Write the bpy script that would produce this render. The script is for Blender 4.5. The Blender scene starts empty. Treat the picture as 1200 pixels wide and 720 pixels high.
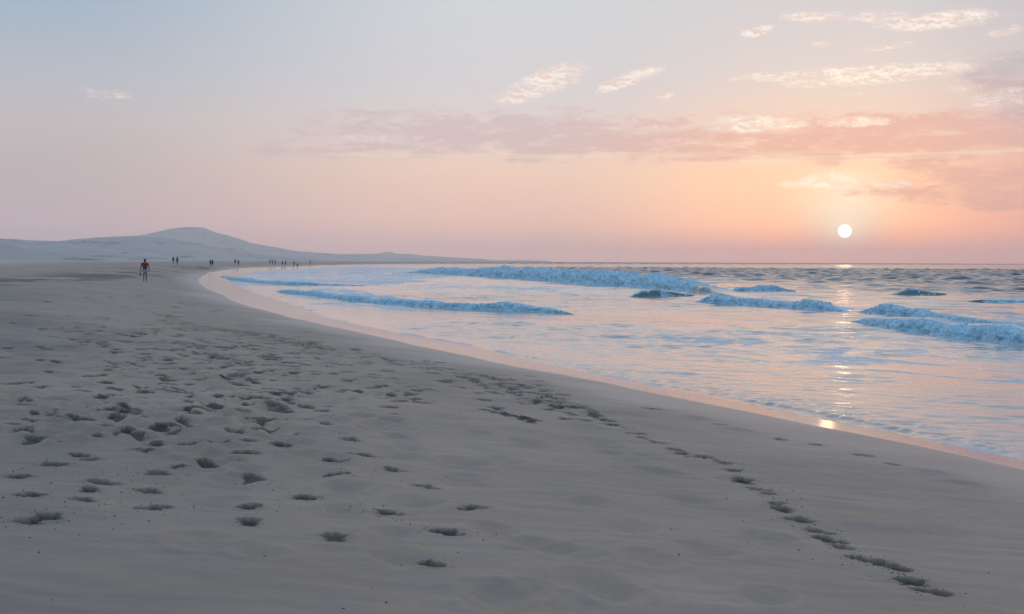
import bpy, bmesh, math, random
import numpy as np
from mathutils import Vector, Matrix, Euler

S = bpy.context.scene
COL = S.collection
rng = np.random.default_rng(7)
random.seed(7)
R = math.radians

# ------------------------------------------------------------------ camera
F = 1667.0                      # focal length in pixels of the 1200 x 720 photograph (50 mm on 36 mm)
EYE = 2.55                      # eye height above the sea
PITCH, ROLL = R(1.82), 0.0038
RM = np.array((Matrix.Rotation(R(90) - PITCH, 3, 'X') @ Matrix.Rotation(ROLL, 3, 'Z')))
cam = bpy.data.cameras.new('camera')
cam.lens, cam.sensor_width = 50.0, 36.0
cam.clip_start, cam.clip_end = 0.1, 30000.0
co = bpy.data.objects.new('camera', cam)
COL.objects.link(co)
co.matrix_world = Matrix.Translation((0, 0, EYE)) @ Matrix(RM.tolist()).to_4x4()
S.camera = co
S.render.engine = 'CYCLES'
S.cycles.use_denoising = True
S.cycles.max_bounces = 6
S.cycles.diffuse_bounces = 2
S.cycles.glossy_bounces = 3
S.cycles.volume_bounces = 2
S.cycles.sample_clamp_indirect = 4.0
S.render.resolution_x, S.render.resolution_y = 1024, 614
S.view_settings.view_transform = 'Standard'
S.view_settings.look = 'None'
S.view_settings.exposure = 0.0
S.view_settings.gamma = 1.0


def ray(px, py):
    px = np.asarray(px, float); py = np.asarray(py, float)
    d = np.stack([(px - 600) / F, -(py - 360) / F, -np.ones_like(px)], -1) @ RM.T
    return d / np.linalg.norm(d, axis=-1, keepdims=True)


def plane_pt(px, py, z=0.0):
    d = ray(px, py)
    t = (z - EYE) / d[..., 2]
    return d[..., 0] * t, d[..., 1] * t


def azel(px, py):
    d = ray(px, py)
    return math.degrees(math.atan2(d[0], d[1])), math.degrees(math.asin(d[2]))


def lin(c):
    return tuple(((v / 255) / 12.92 if v / 255 <= .04045 else ((v / 255 + .055) / 1.055) ** 2.4) for v in c)


# ------------------------------------------------------------------ world: the evening sky
SUN_AZ, SUN_EL = azel(990, 271)
W = bpy.data.worlds.new('World')
S.world = W
W.use_nodes = True
NT = W.node_tree
NT.nodes.clear()


class G:
    """small helper for maths nodes"""
    def __init__(s, nt): s.nt = nt
    def _in(s, sock, v):
        if hasattr(v, 'is_output'): s.nt.links.new(v, sock)
        else: sock.default_value = v
    def m(s, op, a, b=None, c=None, clamp=False):
        n = s.nt.nodes.new('ShaderNodeMath'); n.operation = op; n.use_clamp = clamp
        for i, v in enumerate((a, b, c)):
            if v is not None: s._in(n.inputs[i], v)
        return n.outputs[0]
    def rng(s, v, a, b, c=0.0, d=1.0, kind='SMOOTHSTEP'):
        n = s.nt.nodes.new('ShaderNodeMapRange'); n.interpolation_type = kind
        for i, x in enumerate((v, a, b, c, d)): s._in(n.inputs[i], x)
        return n.outputs[0]
    def xyz(s, x, y, z):
        n = s.nt.nodes.new('ShaderNodeCombineXYZ')
        for i, v in enumerate((x, y, z)): s._in(n.inputs[i], v)
        return n.outputs[0]
    def noise(s, v, scale, detail=4.0, rough=.55, dist=0.0):
        n = s.nt.nodes.new('ShaderNodeTexNoise'); s._in(n.inputs['Vector'], v)
        n.inputs['Scale'].default_value = scale; n.inputs['Detail'].default_value = detail
        n.inputs['Roughness'].default_value = rough; n.inputs['Distortion'].default_value = dist
        return n.outputs['Fac']
    def mix(s, f, a, b, kind='MIX'):
        n = s.nt.nodes.new('ShaderNodeMix'); n.data_type = 'RGBA'; n.blend_type = kind
        s._in(n.inputs['Factor'], f)
        for sock, v in ((n.inputs['A'], a), (n.inputs['B'], b)):
            pass
        A = [i for i in n.inputs if i.name == 'A' and i.type == 'RGBA'][0]
        B = [i for i in n.inputs if i.name == 'B' and i.type == 'RGBA'][0]
        for sock, v in ((A, a), (B, b)):
            if hasattr(v, 'is_output'): s.nt.links.new(v, sock)
            else: sock.default_value = (*v, 1)
        return [o for o in n.outputs if o.type == 'RGBA'][0]
    def ramp(s, v, stops):
        n = s.nt.nodes.new('ShaderNodeValToRGB'); s._in(n.inputs[0], v)
        e = n.color_ramp.elements
        while len(e) < len(stops): e.new(1.0)
        for i, (p, c) in enumerate(stops):
            e[i].position = p; e[i].color = (*c, 1)
        return n.outputs[0]
    def attr(s, name):
        n = s.nt.nodes.new('ShaderNodeAttribute'); n.attribute_name = name
        return n.outputs['Fac']


g = G(NT)
tc = NT.nodes.new('ShaderNodeTexCoord')
sep = NT.nodes.new('ShaderNodeSeparateXYZ')
NT.links.new(tc.outputs['Generated'], sep.inputs[0])
dx, dy, dz = sep.outputs
az = g.m('MULTIPLY', g.m('ARCTAN2', dx, dy), 180 / math.pi)
el = g.m('MULTIPLY', g.m('ARCSINE', dz, clamp=False), 180 / math.pi)
ev = g.m('DIVIDE', g.m('POWER', g.m('MAXIMUM', el, 0.0), 0.6), 90 ** 0.6, clamp=True)   # more ramp room near the horizon


def P(e): return (max(e, 0) / 90) ** 0.6


def sky_ramp(stops): return g.ramp(ev, [(P(e), lin(c)) for e, c in stops])


TOP = [(26, (186, 203, 224)), (50, (158, 186, 220)), (90, (145, 175, 212))]
r_left = sky_ramp([(0, (176, 165, 178)), (1.5, (182, 170, 178)), (3.7, (188, 178, 180)), (5.4, (193, 185, 187)), (7, (182, 185, 194)), (10.4, (156, 176, 195))] + TOP)
r_mid = sky_ramp([(0, (202, 172, 168)), (1.5, (226, 192, 176)), (3.7, (240, 208, 188)), (5.0, (228, 210, 203)), (7, (212, 208, 211)), (10.4, (205, 209, 213))] + TOP)
r_sun = sky_ramp([(0, (218, 160, 146)), (.8, (250, 182, 142)), (1.6, (255, 204, 158)), (3.2, (253, 212, 174)), (5, (238, 207, 186)), (7.5, (216, 207, 204)), (10.4, (206, 204, 207))] + TOP)
r_right = sky_ramp([(0, (194, 146, 140)), (1.2, (230, 170, 150)), (3.7, (228, 180, 164)), (5.4, (216, 190, 184)), (7.5, (208, 198, 196)), (10.4, (194, 194, 201))] + TOP)
r_back = sky_ramp([(0, (150, 150, 178)), (3, (166, 165, 190)), (8, (142, 178, 212)), (16, (116, 172, 216)), (35, (116, 172, 218)), (60, (145, 180, 222)), (90, (145, 175, 212))])
c_sky = g.mix(g.rng(az, -19.0, 0.0), r_left, r_mid)
c_sky = g.mix(g.rng(az, 1.0, 11.5), c_sky, r_sun)
c_sky = g.mix(g.rng(az, 14.0, 20.5), c_sky, r_right)
c_sky = g.mix(g.rng(g.m('ABSOLUTE', az), 26.0, 95.0), c_sky, r_back)
# warm glow round the sun
sd_az = g.m('SUBTRACT', az, SUN_AZ)
sd_el = g.m('SUBTRACT', el, SUN_EL)
ang = g.m('SQRT', g.m('ADD', g.m('MULTIPLY', sd_az, sd_az), g.m('MULTIPLY', sd_el, sd_el)))
up_el = g.m('SUBTRACT', el, SUN_EL + .9)
gl = g.m('SQRT', g.m('ADD', g.m('POWER', g.m('DIVIDE', sd_az, 2.3), 2.0), g.m('POWER', g.m('DIVIDE', up_el, 1.7), 2.0)))
glow = g.rng(gl, 1.35, 0.0, 0, 1, 'SMOOTHSTEP')
low = g.m('POWER', 2.718, g.m('MULTIPLY', g.m('MAXIMUM', el, 0.0), -1 / 1.15))
c_sky = g.mix(1.0, c_sky, g.mix(low, (1.0, 1.0, 1.0), (2.75, 1.95, 1.62)), 'MULTIPLY')
c_sky = g.mix(1.0, c_sky, g.mix(g.rng(ang, 12.0, 1.5), (1.0, 1.0, 1.0), (1.22, 1.12, 1.02)), 'MULTIPLY')
c_sky = g.mix(g.m('MULTIPLY', glow, .92), c_sky, (1.25, 1.02, .70))
core = g.m('POWER', g.rng(ang, 1.7, .2, 0, 1, 'LINEAR'), 2.2)
c_sky = g.mix(g.m('MULTIPLY', core, .8), c_sky, (1.6, 1.3, .92))


# clouds: (x, y, half width, half height, slope, strength) seen from the beach
def window(x, y, w, h, sl, st):
    w, h = w * 1.15, h * 1.35
    a0, e0 = azel(x, y)
    u = g.m('SUBTRACT', az, a0)
    e2 = g.m('SUBTRACT', g.m('SUBTRACT', el, e0), g.m('MULTIPLY', u, sl))
    kd = math.degrees(1 / F)
    q = g.m('ADD', g.m('POWER', g.m('DIVIDE', u, w * kd), 2.0), g.m('POWER', g.m('DIVIDE', e2, h * kd), 2.0))
    return g.rng(q, 1.5, 0.0, 0.0, st)


def union(lst):
    o = None
    for a in lst:
        v = window(*a)
        o = v if o is None else g.m('MAXIMUM', o, v)
    return o


def cloud_noise(e_off):
    e_ = g.m('ADD', el, e_off)
    a1 = g.noise(g.xyz(g.m('MULTIPLY', az, .30), g.m('ADD', g.m('MULTIPLY', e_, 1.25), g.m('MULTIPLY', az, -.03)), 0.0), 1.5, 3.0, .55, .3)
    a2 = g.noise(g.xyz(g.m('ADD', g.m('MULTIPLY', az, .55), g.m('MULTIPLY', e_, .35)), g.m('MULTIPLY', e_, 1.7), 3.3), 3.6, 9.0, .68, .6)
    a3 = g.noise(g.xyz(g.m('MULTIPLY', az, 1.6), g.m('MULTIPLY', e_, 3.4), 1.0), 4.2, 6.0, .7, .8)
    return a1, a2, a3


n_big, n_fine, n_tiny = cloud_noise(0.0)
m_big, m_fine, m_tiny = cloud_noise(.13)

dark = union([(640, 160, 330, 27, -.02, 1), (1010, 162, 330, 27, 0, 1), (1150, 216, 170, 26, 0, .9), (400, 170, 130, 17, 0, .8), (1190, 112, 55, 24, -.2, .9)])
m_dark = g.rng(g.m('ADD', g.m('ADD', g.m('MULTIPLY', n_big, 1.3), g.m('MULTIPLY', n_fine, .9)), g.m('MULTIPLY', dark, .66)), 1.42, 1.80)
warm = g.rng(g.m('ABSOLUTE', sd_az), 14.0, 2.0)
dark_col = g.mix(warm, lin((205, 182, 184)), lin((232, 174, 158)))
c_sky = g.mix(g.m('MULTIPLY', m_dark, .70), c_sky, dark_col)
grey = g.rng(g.m('ADD', g.m('ADD', g.m('MULTIPLY', n_big, .9), g.m('MULTIPLY', n_fine, .7)), window(1192, 100, 60, 34, -.3, .6)), 1.0, 1.5)
c_sky = g.mix(g.m('MULTIPLY', grey, .55), c_sky, lin((176, 172, 184)))

bright = union([(948, 20, 48, 6, 0, 1), (886, 37, 22, 6, .2, 1), (1030, 20, 45, 7, 0, .95), (1105, 24, 85, 9, .05, 1), (1182, 36, 26, 5, .15, .9),
                (1050, 53, 42, 4, .1, .8), (962, 52, 18, 4, 0, .8), (925, 90, 75, 6, 0, 1), (1010, 88, 110, 10, .05, 1), (1088, 83, 65, 8, .07, .95),
                (640, 97, 62, 17, .33, .95), (735, 94, 44, 8, .3, 1), (778, 112, 16, 4, 0, .7), (1000, 110, 22, 3, 0, .7), (1172, 116, 44, 13, 0, .8),
                (880, 146, 75, 10, .0, .95), (1000, 143, 50, 6, 0, .75), (760, 152, 60, 7, 0, .7), (440, 162, 60, 6, 0, .7), (700, 60, 60, 3, 0, .5), (1120, 105, 40, 4, .1, .75), (985, 212, 60, 10, .0, .86), (1040, 214, 50, 7, 0, .74), (935, 217, 26, 5, 0, .8), (1000, 234, 34, 4, 0, .8), (120, 109, 40, 7, 0, .55), (560, 112, 70, 6, 0, .55), (1150, 68, 40, 4, 0, .6)])
def dens(a1, a2, a3): return g.m('ADD', g.m('ADD', g.m('MULTIPLY', a1, .75), g.m('MULTIPLY', a2, 1.0)), g.m('MULTIPLY', a3, .55))


d_here, d_up = dens(n_big, n_fine, n_tiny), dens(m_big, m_fine, m_tiny)
m_br = g.rng(g.m('ADD', d_here, g.m('MULTIPLY', bright, .52)), 1.40, 1.70)
near_sun = g.rng(ang, 8.0, 2.0)
shade = g.m('MAXIMUM', g.rng(g.m('SUBTRACT', d_up, d_here), -.12, .10), g.m('MULTIPLY', near_sun, .30))
br_col = g.mix(shade, g.mix(near_sun, lin((230, 206, 198)), lin((255, 226, 190))), g.mix(near_sun, (1.0, .92, .82), (1.5, 1.3, 1.0)))
c_sky = g.mix(g.m('MULTIPLY', m_br, .9), c_sky, br_col)
streak = union([(965, 187, 120, 4, .03, 1), (1110, 181, 150, 3, .04, .7), (840, 181, 150, 3, .0, .65), (600, 183, 220, 2.5, 0, .5), (1010, 184, 40, 3.5, 0, 1)])
m_st = g.m('MULTIPLY', streak, g.rng(g.noise(g.xyz(g.m('MULTIPLY', az, .2), g.m('MULTIPLY', el, 3.0), 7.0), 1.6, 4.0, .6, .3), .3, .62))
c_sky = g.mix(g.m('MULTIPLY', m_st, .75), c_sky, lin((255, 233, 200)))
# the disc of the sun
disc = g.rng(ang, .275, .215)
c_sky = g.mix(disc, c_sky, (6.0, 5.3, 4.4))

nish = NT.nodes.new('ShaderNodeTexSky')
nish.sky_type = 'NISHITA'
nish.sun_disc = False
nish.sun_elevation = R(SUN_EL)
nish.sun_rotation = R(SUN_AZ)
nish.dust_density = 1.0
bg_n = NT.nodes.new('ShaderNodeBackground'); bg_n.inputs[1].default_value = .05
NT.links.new(nish.outputs[0], bg_n.inputs[0])
bg_c = NT.nodes.new('ShaderNodeBackground'); bg_c.inputs[1].default_value = 1.20
NT.links.new(c_sky, bg_c.inputs[0])
ad = NT.nodes.new('ShaderNodeMixShader'); ad.inputs[0].default_value = .90
NT.links.new(bg_n.outputs[0], ad.inputs[1]); NT.links.new(bg_c.outputs[0], ad.inputs[2])
wo = NT.nodes.new('ShaderNodeOutputWorld')
NT.links.new(ad.outputs[0], wo.inputs[0])
W.cycles.sampling_method = 'MANUAL'
W.cycles.sample_map_resolution = 2048

# ------------------------------------------------------------------ the low sun
sl = bpy.data.lights.new('sun', 'SUN')
sl.energy = 0.0032
sl.angle = R(.53)
sl.color = (1.0, .52, .24)
so = bpy.data.objects.new('sun', sl)
COL.objects.link(so)
sdv = Vector(ray(990, 271).tolist())
so.rotation_euler = sdv.to_track_quat('Z', 'Y').to_euler()
so.location = (60, 200, 40)


# ------------------------------------------------------------------ helpers
def tag(o, label=None, cat=None, group=None, kind=None):
    if label: o['label'] = label
    if cat: o['category'] = cat
    if group: o['group'] = group
    if kind: o['kind'] = kind
    return o


def hash2(ix, iy, seed):
    h = (ix.astype(np.int64) * 374761393 + iy.astype(np.int64) * 668265263 + seed * 974634777) & 0xFFFFFFFF
    h = ((h ^ (h >> 13)) * 1274126177) & 0xFFFFFFFF
    h = h ^ (h >> 16)
    return (h & 0xFFFFFF) / float(0xFFFFFF)


def vn(x, y, seed=0):
    ix, iy = np.floor(x), np.floor(y)
    fx, fy = x - ix, y - iy
    ux, uy = fx * fx * fx * (fx * (fx * 6 - 15) + 10), fy * fy * fy * (fy * (fy * 6 - 15) + 10)
    a, b = hash2(ix, iy, seed), hash2(ix + 1, iy, seed)
    c, d = hash2(ix, iy + 1, seed), hash2(ix + 1, iy + 1, seed)
    return (a + (b - a) * ux + (c - a) * uy + (a - b - c + d) * ux * uy) * 2 - 1


def fbm(x, y, seed=0, oct=4, gain=.5):
    o = np.zeros(np.broadcast(x, y).shape); a = 1.0
    for i in range(oct):
        o += a * vn(x * 2 ** i + 17.3 * i, y * 2 ** i - 9.1 * i, seed + i * 31)
        a *= gain
    return o


def sstep(a, b, x):
    t = np.clip((x - a) / (b - a), 0, 1)
    return t * t * (3 - 2 * t)


def mesh_from_arrays(name, V, Q, attrs=None, smooth=True, mat=None, parent=None):
    me = bpy.data.meshes.new(name)
    V = np.ascontiguousarray(V, np.float32); Q = np.ascontiguousarray(Q, np.int32)
    n, k = Q.shape
    me.vertices.add(len(V)); me.vertices.foreach_set('co', V.ravel())
    me.loops.add(n * k); me.loops.foreach_set('vertex_index', Q.ravel())
    me.polygons.add(n)
    me.polygons.foreach_set('loop_start', np.arange(0, n * k, k, dtype=np.int32))
    me.polygons.foreach_set('loop_total', np.full(n, k, np.int32))
    me.update(calc_edges=True)
    me.polygons.foreach_set('use_smooth', np.full(n, smooth, bool))
    for an, av in (attrs or {}).items():
        a = me.attributes.new(an, 'FLOAT', 'POINT')
        a.data.foreach_set('value', np.ascontiguousarray(av, np.float32).ravel())
    me.update()
    o = bpy.data.objects.new(name, me)
    COL.objects.link(o)
    if mat: me.materials.append(mat)
    if parent: o.parent = parent
    return o


def grid_quads(nr, nc, keep=None):
    i = np.arange(nr * nc).reshape(nr, nc)
    q = np.stack([i[:-1, :-1], i[:-1, 1:], i[1:, 1:], i[1:, :-1]], -1).reshape(-1, 4)
    if keep is not None:
        q = q[keep.ravel()[q].any(1)]
    return q


def compact(V, Q, attrs):
    u, inv = np.unique(Q, return_inverse=True)
    return V[u], inv.reshape(Q.shape), {k: v[u] for k, v in attrs.items()}


def material(name):
    m = bpy.data.materials.new(name); m.use_nodes = True
    nt = m.node_tree
    b = nt.nodes['Principled BSDF']
    return m, nt, b, G(nt)


def geo_pos(nt):
    n = nt.nodes.new('ShaderNodeNewGeometry')
    s = nt.nodes.new('ShaderNodeSeparateXYZ'); nt.links.new(n.outputs['Position'], s.inputs[0])
    return n.outputs['Position'], s.outputs


# ------------------------------------------------------------------ the shoreline (upper edge of the wet swash) in plan
# x, y in the photograph, height of the swash edge above the sea, width of the wet film, beach slope
WL = [(1200, 550, .10, 1.02, .11), (1150, 537, .10, 1.02, .11), (1100, 527, .10, 1.02, .11), (1050, 517, .10, 1.07, .11), (1000, 508, .10, 1.07, .11),
      (950, 497, .10, 1.07, .11), (900, 488, .10, 1.07, .11), (850, 477, .10, 1.12, .11), (800, 466.5, .10, 1.17, .11), (760, 458.5, .10, 1.17, .11),
      (720, 450, .10, 1.23, .11), (660, 440, .10, 1.31, .11), (600, 430, .11, 1.46, .11), (540, 417, .12, 1.75, .11), (500, 407, .12, 1.95, .11),
      (450, 396, .13, 1.96, .11), (420, 389, .14, 1.81, .11), (387, 382, .15, 1.96, .11), (353, 376, .16, 2.13, .11), (320, 367.5, .18, 2.29, .115),
      (287, 357.5, .20, 3.15, .12), (258, 345.5, .24, 3.36, .13), (242, 339, .28, 3.57, .14), (232, 331.5, .35, 3.78, .16), (235, 325.5, .45, 3.78, .18),
      (241, 321, .52, 5.78, .2), (253, 318, .60, 5.25, .2), (270, 316, .65, 5.25, .2), (290, 314.2, .70, 5.25, .2), (320, 313.3, .70, 5.25, .2),
      (345, 312.6, .70, 5.25, .2), (400, 310.5, .70, 6.3, .2), (480, 309.6, .70, 8.4, .2), (570, 309.2, .70, 8.4, .2)]
wl = np.array(WL)
wx, wy = [], []
for a in wl:
    X, Y = plane_pt(a[0], a[1], a[2]); wx.append(float(X)); wy.append(float(Y))
wx, wy = np.array(wx), np.array(wy)
# carry the beach on behind the photographer and round the far bay
d0 = np.array([wx[0] - wx[2], wy[0] - wy[2]]); d0 /= np.linalg.norm(d0)
wx = np.concatenate([[wx[0] + d0[0] * 80], wx, [wx[-1] + 500, wx[-1] + 2500]])
wy = np.concatenate([[wy[0] + d0[1] * 80], wy, [wy[-1] + 900, wy[-1] + 3500]])
wl = np.vstack([wl[:1], wl, wl[-1:], wl[-1:]])
t_ = np.concatenate([[0], np.cumsum(np.hypot(np.diff(wx), np.diff(wy)))])


def resample(t, v, tt):
    o = np.interp(tt, t, v)
    return o


tt = np.concatenate([np.arange(0, 180, 3.0), np.arange(180, 700, 12.0), np.geomspace(700, t_[-1], 14)])
k_ = np.array([.25, .5, .25])
sx, sy = resample(t_, wx, tt), resample(t_, wy, tt)
for _ in range(2):
    sx[1:-1] = np.convolve(sx, k_, 'valid'); sy[1:-1] = np.convolve(sy, k_, 'valid')
s_zw, s_w, s_m = (resample(t_, wl[:, i], tt) for i in (2, 3, 4))


def shore(x, y):
    """signed distance inland of the swash edge, and the local edge height, film width, slope"""
    x = np.asarray(x, float); y = np.asarray(y, float)
    shp = x.shape
    x, y = x.ravel(), y.ravel()
    best = np.full(x.shape, 1e18); sd = np.zeros(x.shape); zw = np.zeros(x.shape); w = np.zeros(x.shape); m = np.zeros(x.shape)
    for i in range(len(sx) - 1):
        ax, ay, bx, by = sx[i], sy[i], sx[i + 1], sy[i + 1]
        ex, ey = bx - ax, by - ay
        L2 = ex * ex + ey * ey
        t = np.clip(((x - ax) * ex + (y - ay) * ey) / L2, 0, 1)
        qx, qy = x - ax - t * ex, y - ay - t * ey
        d2 = qx * qx + qy * qy
        k = d2 < best
        best[k] = d2[k]
        sd[k] = np.sign(ex * qy[k] - ey * qx[k])
        tk = t[k]
        zw[k] = s_zw[i] + tk * (s_zw[i + 1] - s_zw[i])
        w[k] = s_w[i] + tk * (s_w[i + 1] - s_w[i])
        m[k] = s_m[i] + tk * (s_m[i + 1] - s_m[i])
    s = np.sqrt(best) * sd
    return tuple(a.reshape(shp) for a in (s, zw, w, m))


A_BERM = 1.6


def sand_base(x, y, full=False):
    s, zw, w, m = shore(x, y)
    inl = zw + A_BERM * (1 - np.exp(-np.maximum(s, 0) * m / A_BERM))
    sea = np.where(s > -w, zw * (1 + s / w), (s + w) * .09)
    z = np.where(s > 0, inl, np.maximum(sea, -1.6))
    return (z, s, w) if full else z


def sand_pt(px, py, dmax=700):
    """point of the sand seen at a pixel of the photograph"""
    px = np.atleast_1d(np.asarray(px, float)); py = np.atleast_1d(np.asarray(py, float))
    d = ray(px, py)
    D = np.geomspace(3.5, dmax, 420)
    X = d[:, :1] / d[:, 1:2] * D; Y = np.broadcast_to(D, X.shape)
    Z = EYE + d[:, 2:3] / d[:, 1:2] * D
    below = Z < sand_base(X, Y)
    k = np.where(below.any(1), below.argmax(1), len(D) - 1)
    return X[np.arange(len(px)), k], Y[np.arange(len(px)), k]


# ------------------------------------------------------------------ materials
def mat_sand():
    m, nt, b, g = material('beach_sand')
    pos, (px, py, pz) = geo_pos(nt)
    wet, damp_shade, moist = g.attr('wet'), g.attr('damp_shade'), g.attr('moist')
    n1 = g.noise(pos, .35, 5, .6); n2 = g.noise(pos, 9.0, 5, .65); n3 = g.noise(pos, 260.0, 2, .6)
    streak = g.noise(g.xyz(g.m('MULTIPLY', px, .55), g.m('MULTIPLY', py, 1.6), 0.0), 2.4, 5, .6, .4)
    c = g.mix(g.rng(n1, .3, .7), (.465, .271, .172), (.556, .328, .212))
    c = g.mix(g.m('MULTIPLY', g.rng(streak, .35, .7), .55), c, (.37, .255, .195))
    c = g.mix(g.m('MULTIPLY', g.rng(n2, .45, .75), .22), c, (.27, .20, .145))
    c = g.mix(g.rng(n3, .54, .74, 0, .55), c, (.16, .12, .09))
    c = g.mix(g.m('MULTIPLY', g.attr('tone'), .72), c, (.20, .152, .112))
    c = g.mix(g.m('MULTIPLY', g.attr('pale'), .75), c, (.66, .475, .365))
    dm = g.m('MULTIPLY', damp_shade, g.rng(n2, .25, .6, .75, 1.0))
    c = g.mix(dm, c, (.048, .035, .024))  # near black: shade of the footprint hollows painted over moist sand colour
    c = g.mix(g.m('MULTIPLY', moist, .6), c, (.43, .265, .187))
    c = g.mix(wet, c, (.20, .165, .135))
    nt.links.new(c, b.inputs['Base Color'])
    r = g.m('SUBTRACT', .68, g.m('MULTIPLY', moist, .27))
    r = g.rng(wet, 0.0, 1.0, r, .12)
    nt.links.new(r, b.inputs['Roughness'])
    b.inputs['IOR'].default_value = 1.4
    nt.links.new(g.rng(wet, 0.0, 1.0, g.m('ADD', .34, g.m('MULTIPLY', moist, .16)), .5), b.inputs['Specular IOR Level'])
    h = g.m('ADD', g.m('MULTIPLY', n3, .0012), g.m('ADD', g.m('MULTIPLY', n2, .010), g.m('MULTIPLY', streak, .034)))
    bp = nt.nodes.new('ShaderNodeBump')
    nt.links.new(h, bp.inputs['Height'])
    bp.inputs['Distance'].default_value = 1.0
    nt.links.new(g.rng(wet, 0.0, 1.0, g.m('SUBTRACT', .55, g.m('MULTIPLY', moist, .38)), .02), bp.inputs['Strength'])
    nt.links.new(bp.outputs[0], b.inputs['Normal'])
    return m


def mat_water(name, deep=(.020, .045, .055), use_attr=True):
    m, nt, b, g = material(name)
    pos, (px, py, pz) = geo_pos(nt)
    # lace of foam: crest-parallel coordinates (the shore runs a little left of straight ahead)
    ca, sa = math.cos(R(15)), math.sin(R(15))
    u = g.m('ADD', g.m('MULTIPLY', px, ca), g.m('MULTIPLY', py, sa))
    v = g.m('SUBTRACT', g.m('MULTIPLY', py, ca), g.m('MULTIPLY', px, sa))
    uv = g.xyz(g.m('MULTIPLY', u, 1.0), g.m('MULTIPLY', v, .45), 0.0)
    nf = g.noise(uv, .55, 7, .68, .8)
    nl = g.noise(uv, 2.6, 5, .62, .5)
    foam = g.attr('foam')
    n0 = g.noise(g.xyz(g.m('MULTIPLY', px, .055), g.m('MULTIPLY', py, .035), 4.0), 2.0, 6, .65, .6)
    fm = g.rng(g.m('ADD', g.m('ADD', g.m('MULTIPLY', nf, .45), g.m('ADD', g.m('MULTIPLY', nl, .20), g.m('MULTIPLY', n0, .35))), g.m('MULTIPLY', foam, .55)), .62, .86)
    fm = g.m('MULTIPLY', fm, g.rng(foam, .0, .25))
    turb = g.attr('turbid')
    c = g.mix(turb, deep, (.72, .53, .43))
    c = g.mix(g.m('MULTIPLY', fm, .95), c, (.80, .81, .82))
    nt.links.new(c, b.inputs['Base Color'])
    nt.links.new(g.rng(fm, 0, 1, .10, .75), b.inputs['Roughness'])
    b.inputs['IOR'].default_value = 1.333
    h = g.m('ADD', g.m('MULTIPLY', g.noise(uv, 5.0, 4, .6, .6), .020), g.m('MULTIPLY', g.noise(uv, 1.3, 3, .6), .03))
    h = g.m('ADD', h, g.m('MULTIPLY', fm, .03))
    h = g.m('ADD', h, g.m('MULTIPLY', g.attr('chop'), g.m('MULTIPLY', g.noise(g.xyz(u, v, 2.0), .5, 4, .6, .5), 1.6)))
    bp = nt.nodes.new('ShaderNodeBump')
    nt.links.new(h, bp.inputs['Height']); bp.inputs['Distance'].default_value = 1.0
    nt.links.new(g.attr('rip'), bp.inputs['Strength'])
    nt.links.new(bp.outputs[0], b.inputs['Normal'])
    return m


def mat_foam():
    m, nt, b, g = material('wave_foam')
    pos, _ = geo_pos(nt)
    n = g.noise(pos, 2.2, 6, .65, .3); n2 = g.noise(pos, 11.0, 5, .7)
    c = g.mix(g.rng(g.m('ADD', g.m('MULTIPLY', n, .5), g.m('MULTIPLY', n2, .5)), .40, .58), (.28, .48, .54), (.66, .77, .80))  # blue of shaded, water-thinned foam put into the colour, darkest in noise hollows
    nt.links.new(c, b.inputs['Base Color'])
    b.inputs['Roughness'].default_value = .6
    b.inputs['Specular IOR Level'].default_value = .25
    bp = nt.nodes.new('ShaderNodeBump')
    nt.links.new(g.m('ADD', g.m('MULTIPLY', n, .12), g.m('MULTIPLY', n2, .06)), bp.inputs['Height'])
    bp.inputs['Strength'].default_value = .5
    nt.links.new(bp.outputs[0], b.inputs['Normal'])
    return m


def mat_dune():
    m, nt, b, g = material('dune_sand')
    pos, (px, py, pz) = geo_pos(nt)
    n = g.noise(pos, .012, 6, .62, .4); n2 = g.noise(g.xyz(px, g.m('MULTIPLY', py, .35), g.m('MULTIPLY', pz, 3.0)), .035, 6, .65, .3)
    c = g.mix(g.rng(n, .4, .62), (.64, .48, .40), (.54, .41, .34))
    c = g.mix(g.rng(n2, .54, .66, 0, .8), c, (.20, .175, .14))
    nt.links.new(c, b.inputs['Base Color'])
    b.inputs['Roughness'].default_value = .95
    b.inputs['Specular IOR Level'].default_value = .1
    return m


def plain(name, col, rough=.8):
    m, nt, b, g = material(name)
    pos, _ = geo_pos(nt)
    n = g.noise(pos, 14.0, 3, .6)
    c = g.mix(g.rng(n, .3, .7), tuple(v * .82 for v in col), tuple(min(1, v * 1.12) for v in col))
    nt.links.new(c, b.inputs['Base Color'])
    b.inputs['Roughness'].default_value = rough
    b.inputs['Specular IOR Level'].default_value = .2
    return m


M_SAND, M_SEA, M_FOAM, M_DUNE = mat_sand(), mat_water('sea_water'), mat_foam(), mat_dune()
M_FACE = mat_water('wave_water', (.085, .165, .170))

# ------------------------------------------------------------------ the sand sheet
az_s = np.concatenate([np.arange(-180, -60, 4.0), np.arange(-60, -27, .6), np.arange(-27, -21.5, .15), np.arange(-21.5, 21.5, .058),
                       np.arange(21.5, 30, .2), np.arange(30, 60, .8), np.arange(60, 180.1, 4.0)])
az_s = np.unique(np.round(az_s, 4))
r_s = np.concatenate([np.linspace(.4, 4.5, 14, endpoint=False), np.arange(4.5, 9, .0135), np.arange(9, 14, .021), np.arange(14, 22, .034),
                      np.arange(22, 40, .07), np.arange(40, 90, .17), np.arange(90, 240, .8), np.geomspace(240, 5500, 130)])
AZ, RR = np.meshgrid(np.radians(az_s), r_s)
SX, SY = RR * np.sin(AZ), RR * np.cos(AZ)
SZ, SS, SWD = sand_base(SX, SY, True)
near = sstep(400, 60, RR)
dry = sstep(.2, 3.5, SS)
SZ += near * dry * (.030 * fbm(SX * .35, SY * .35, 3, 3) + .011 * fbm(SX * 1.5 + SY * .3, SY * 2.1, 11, 3))
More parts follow.
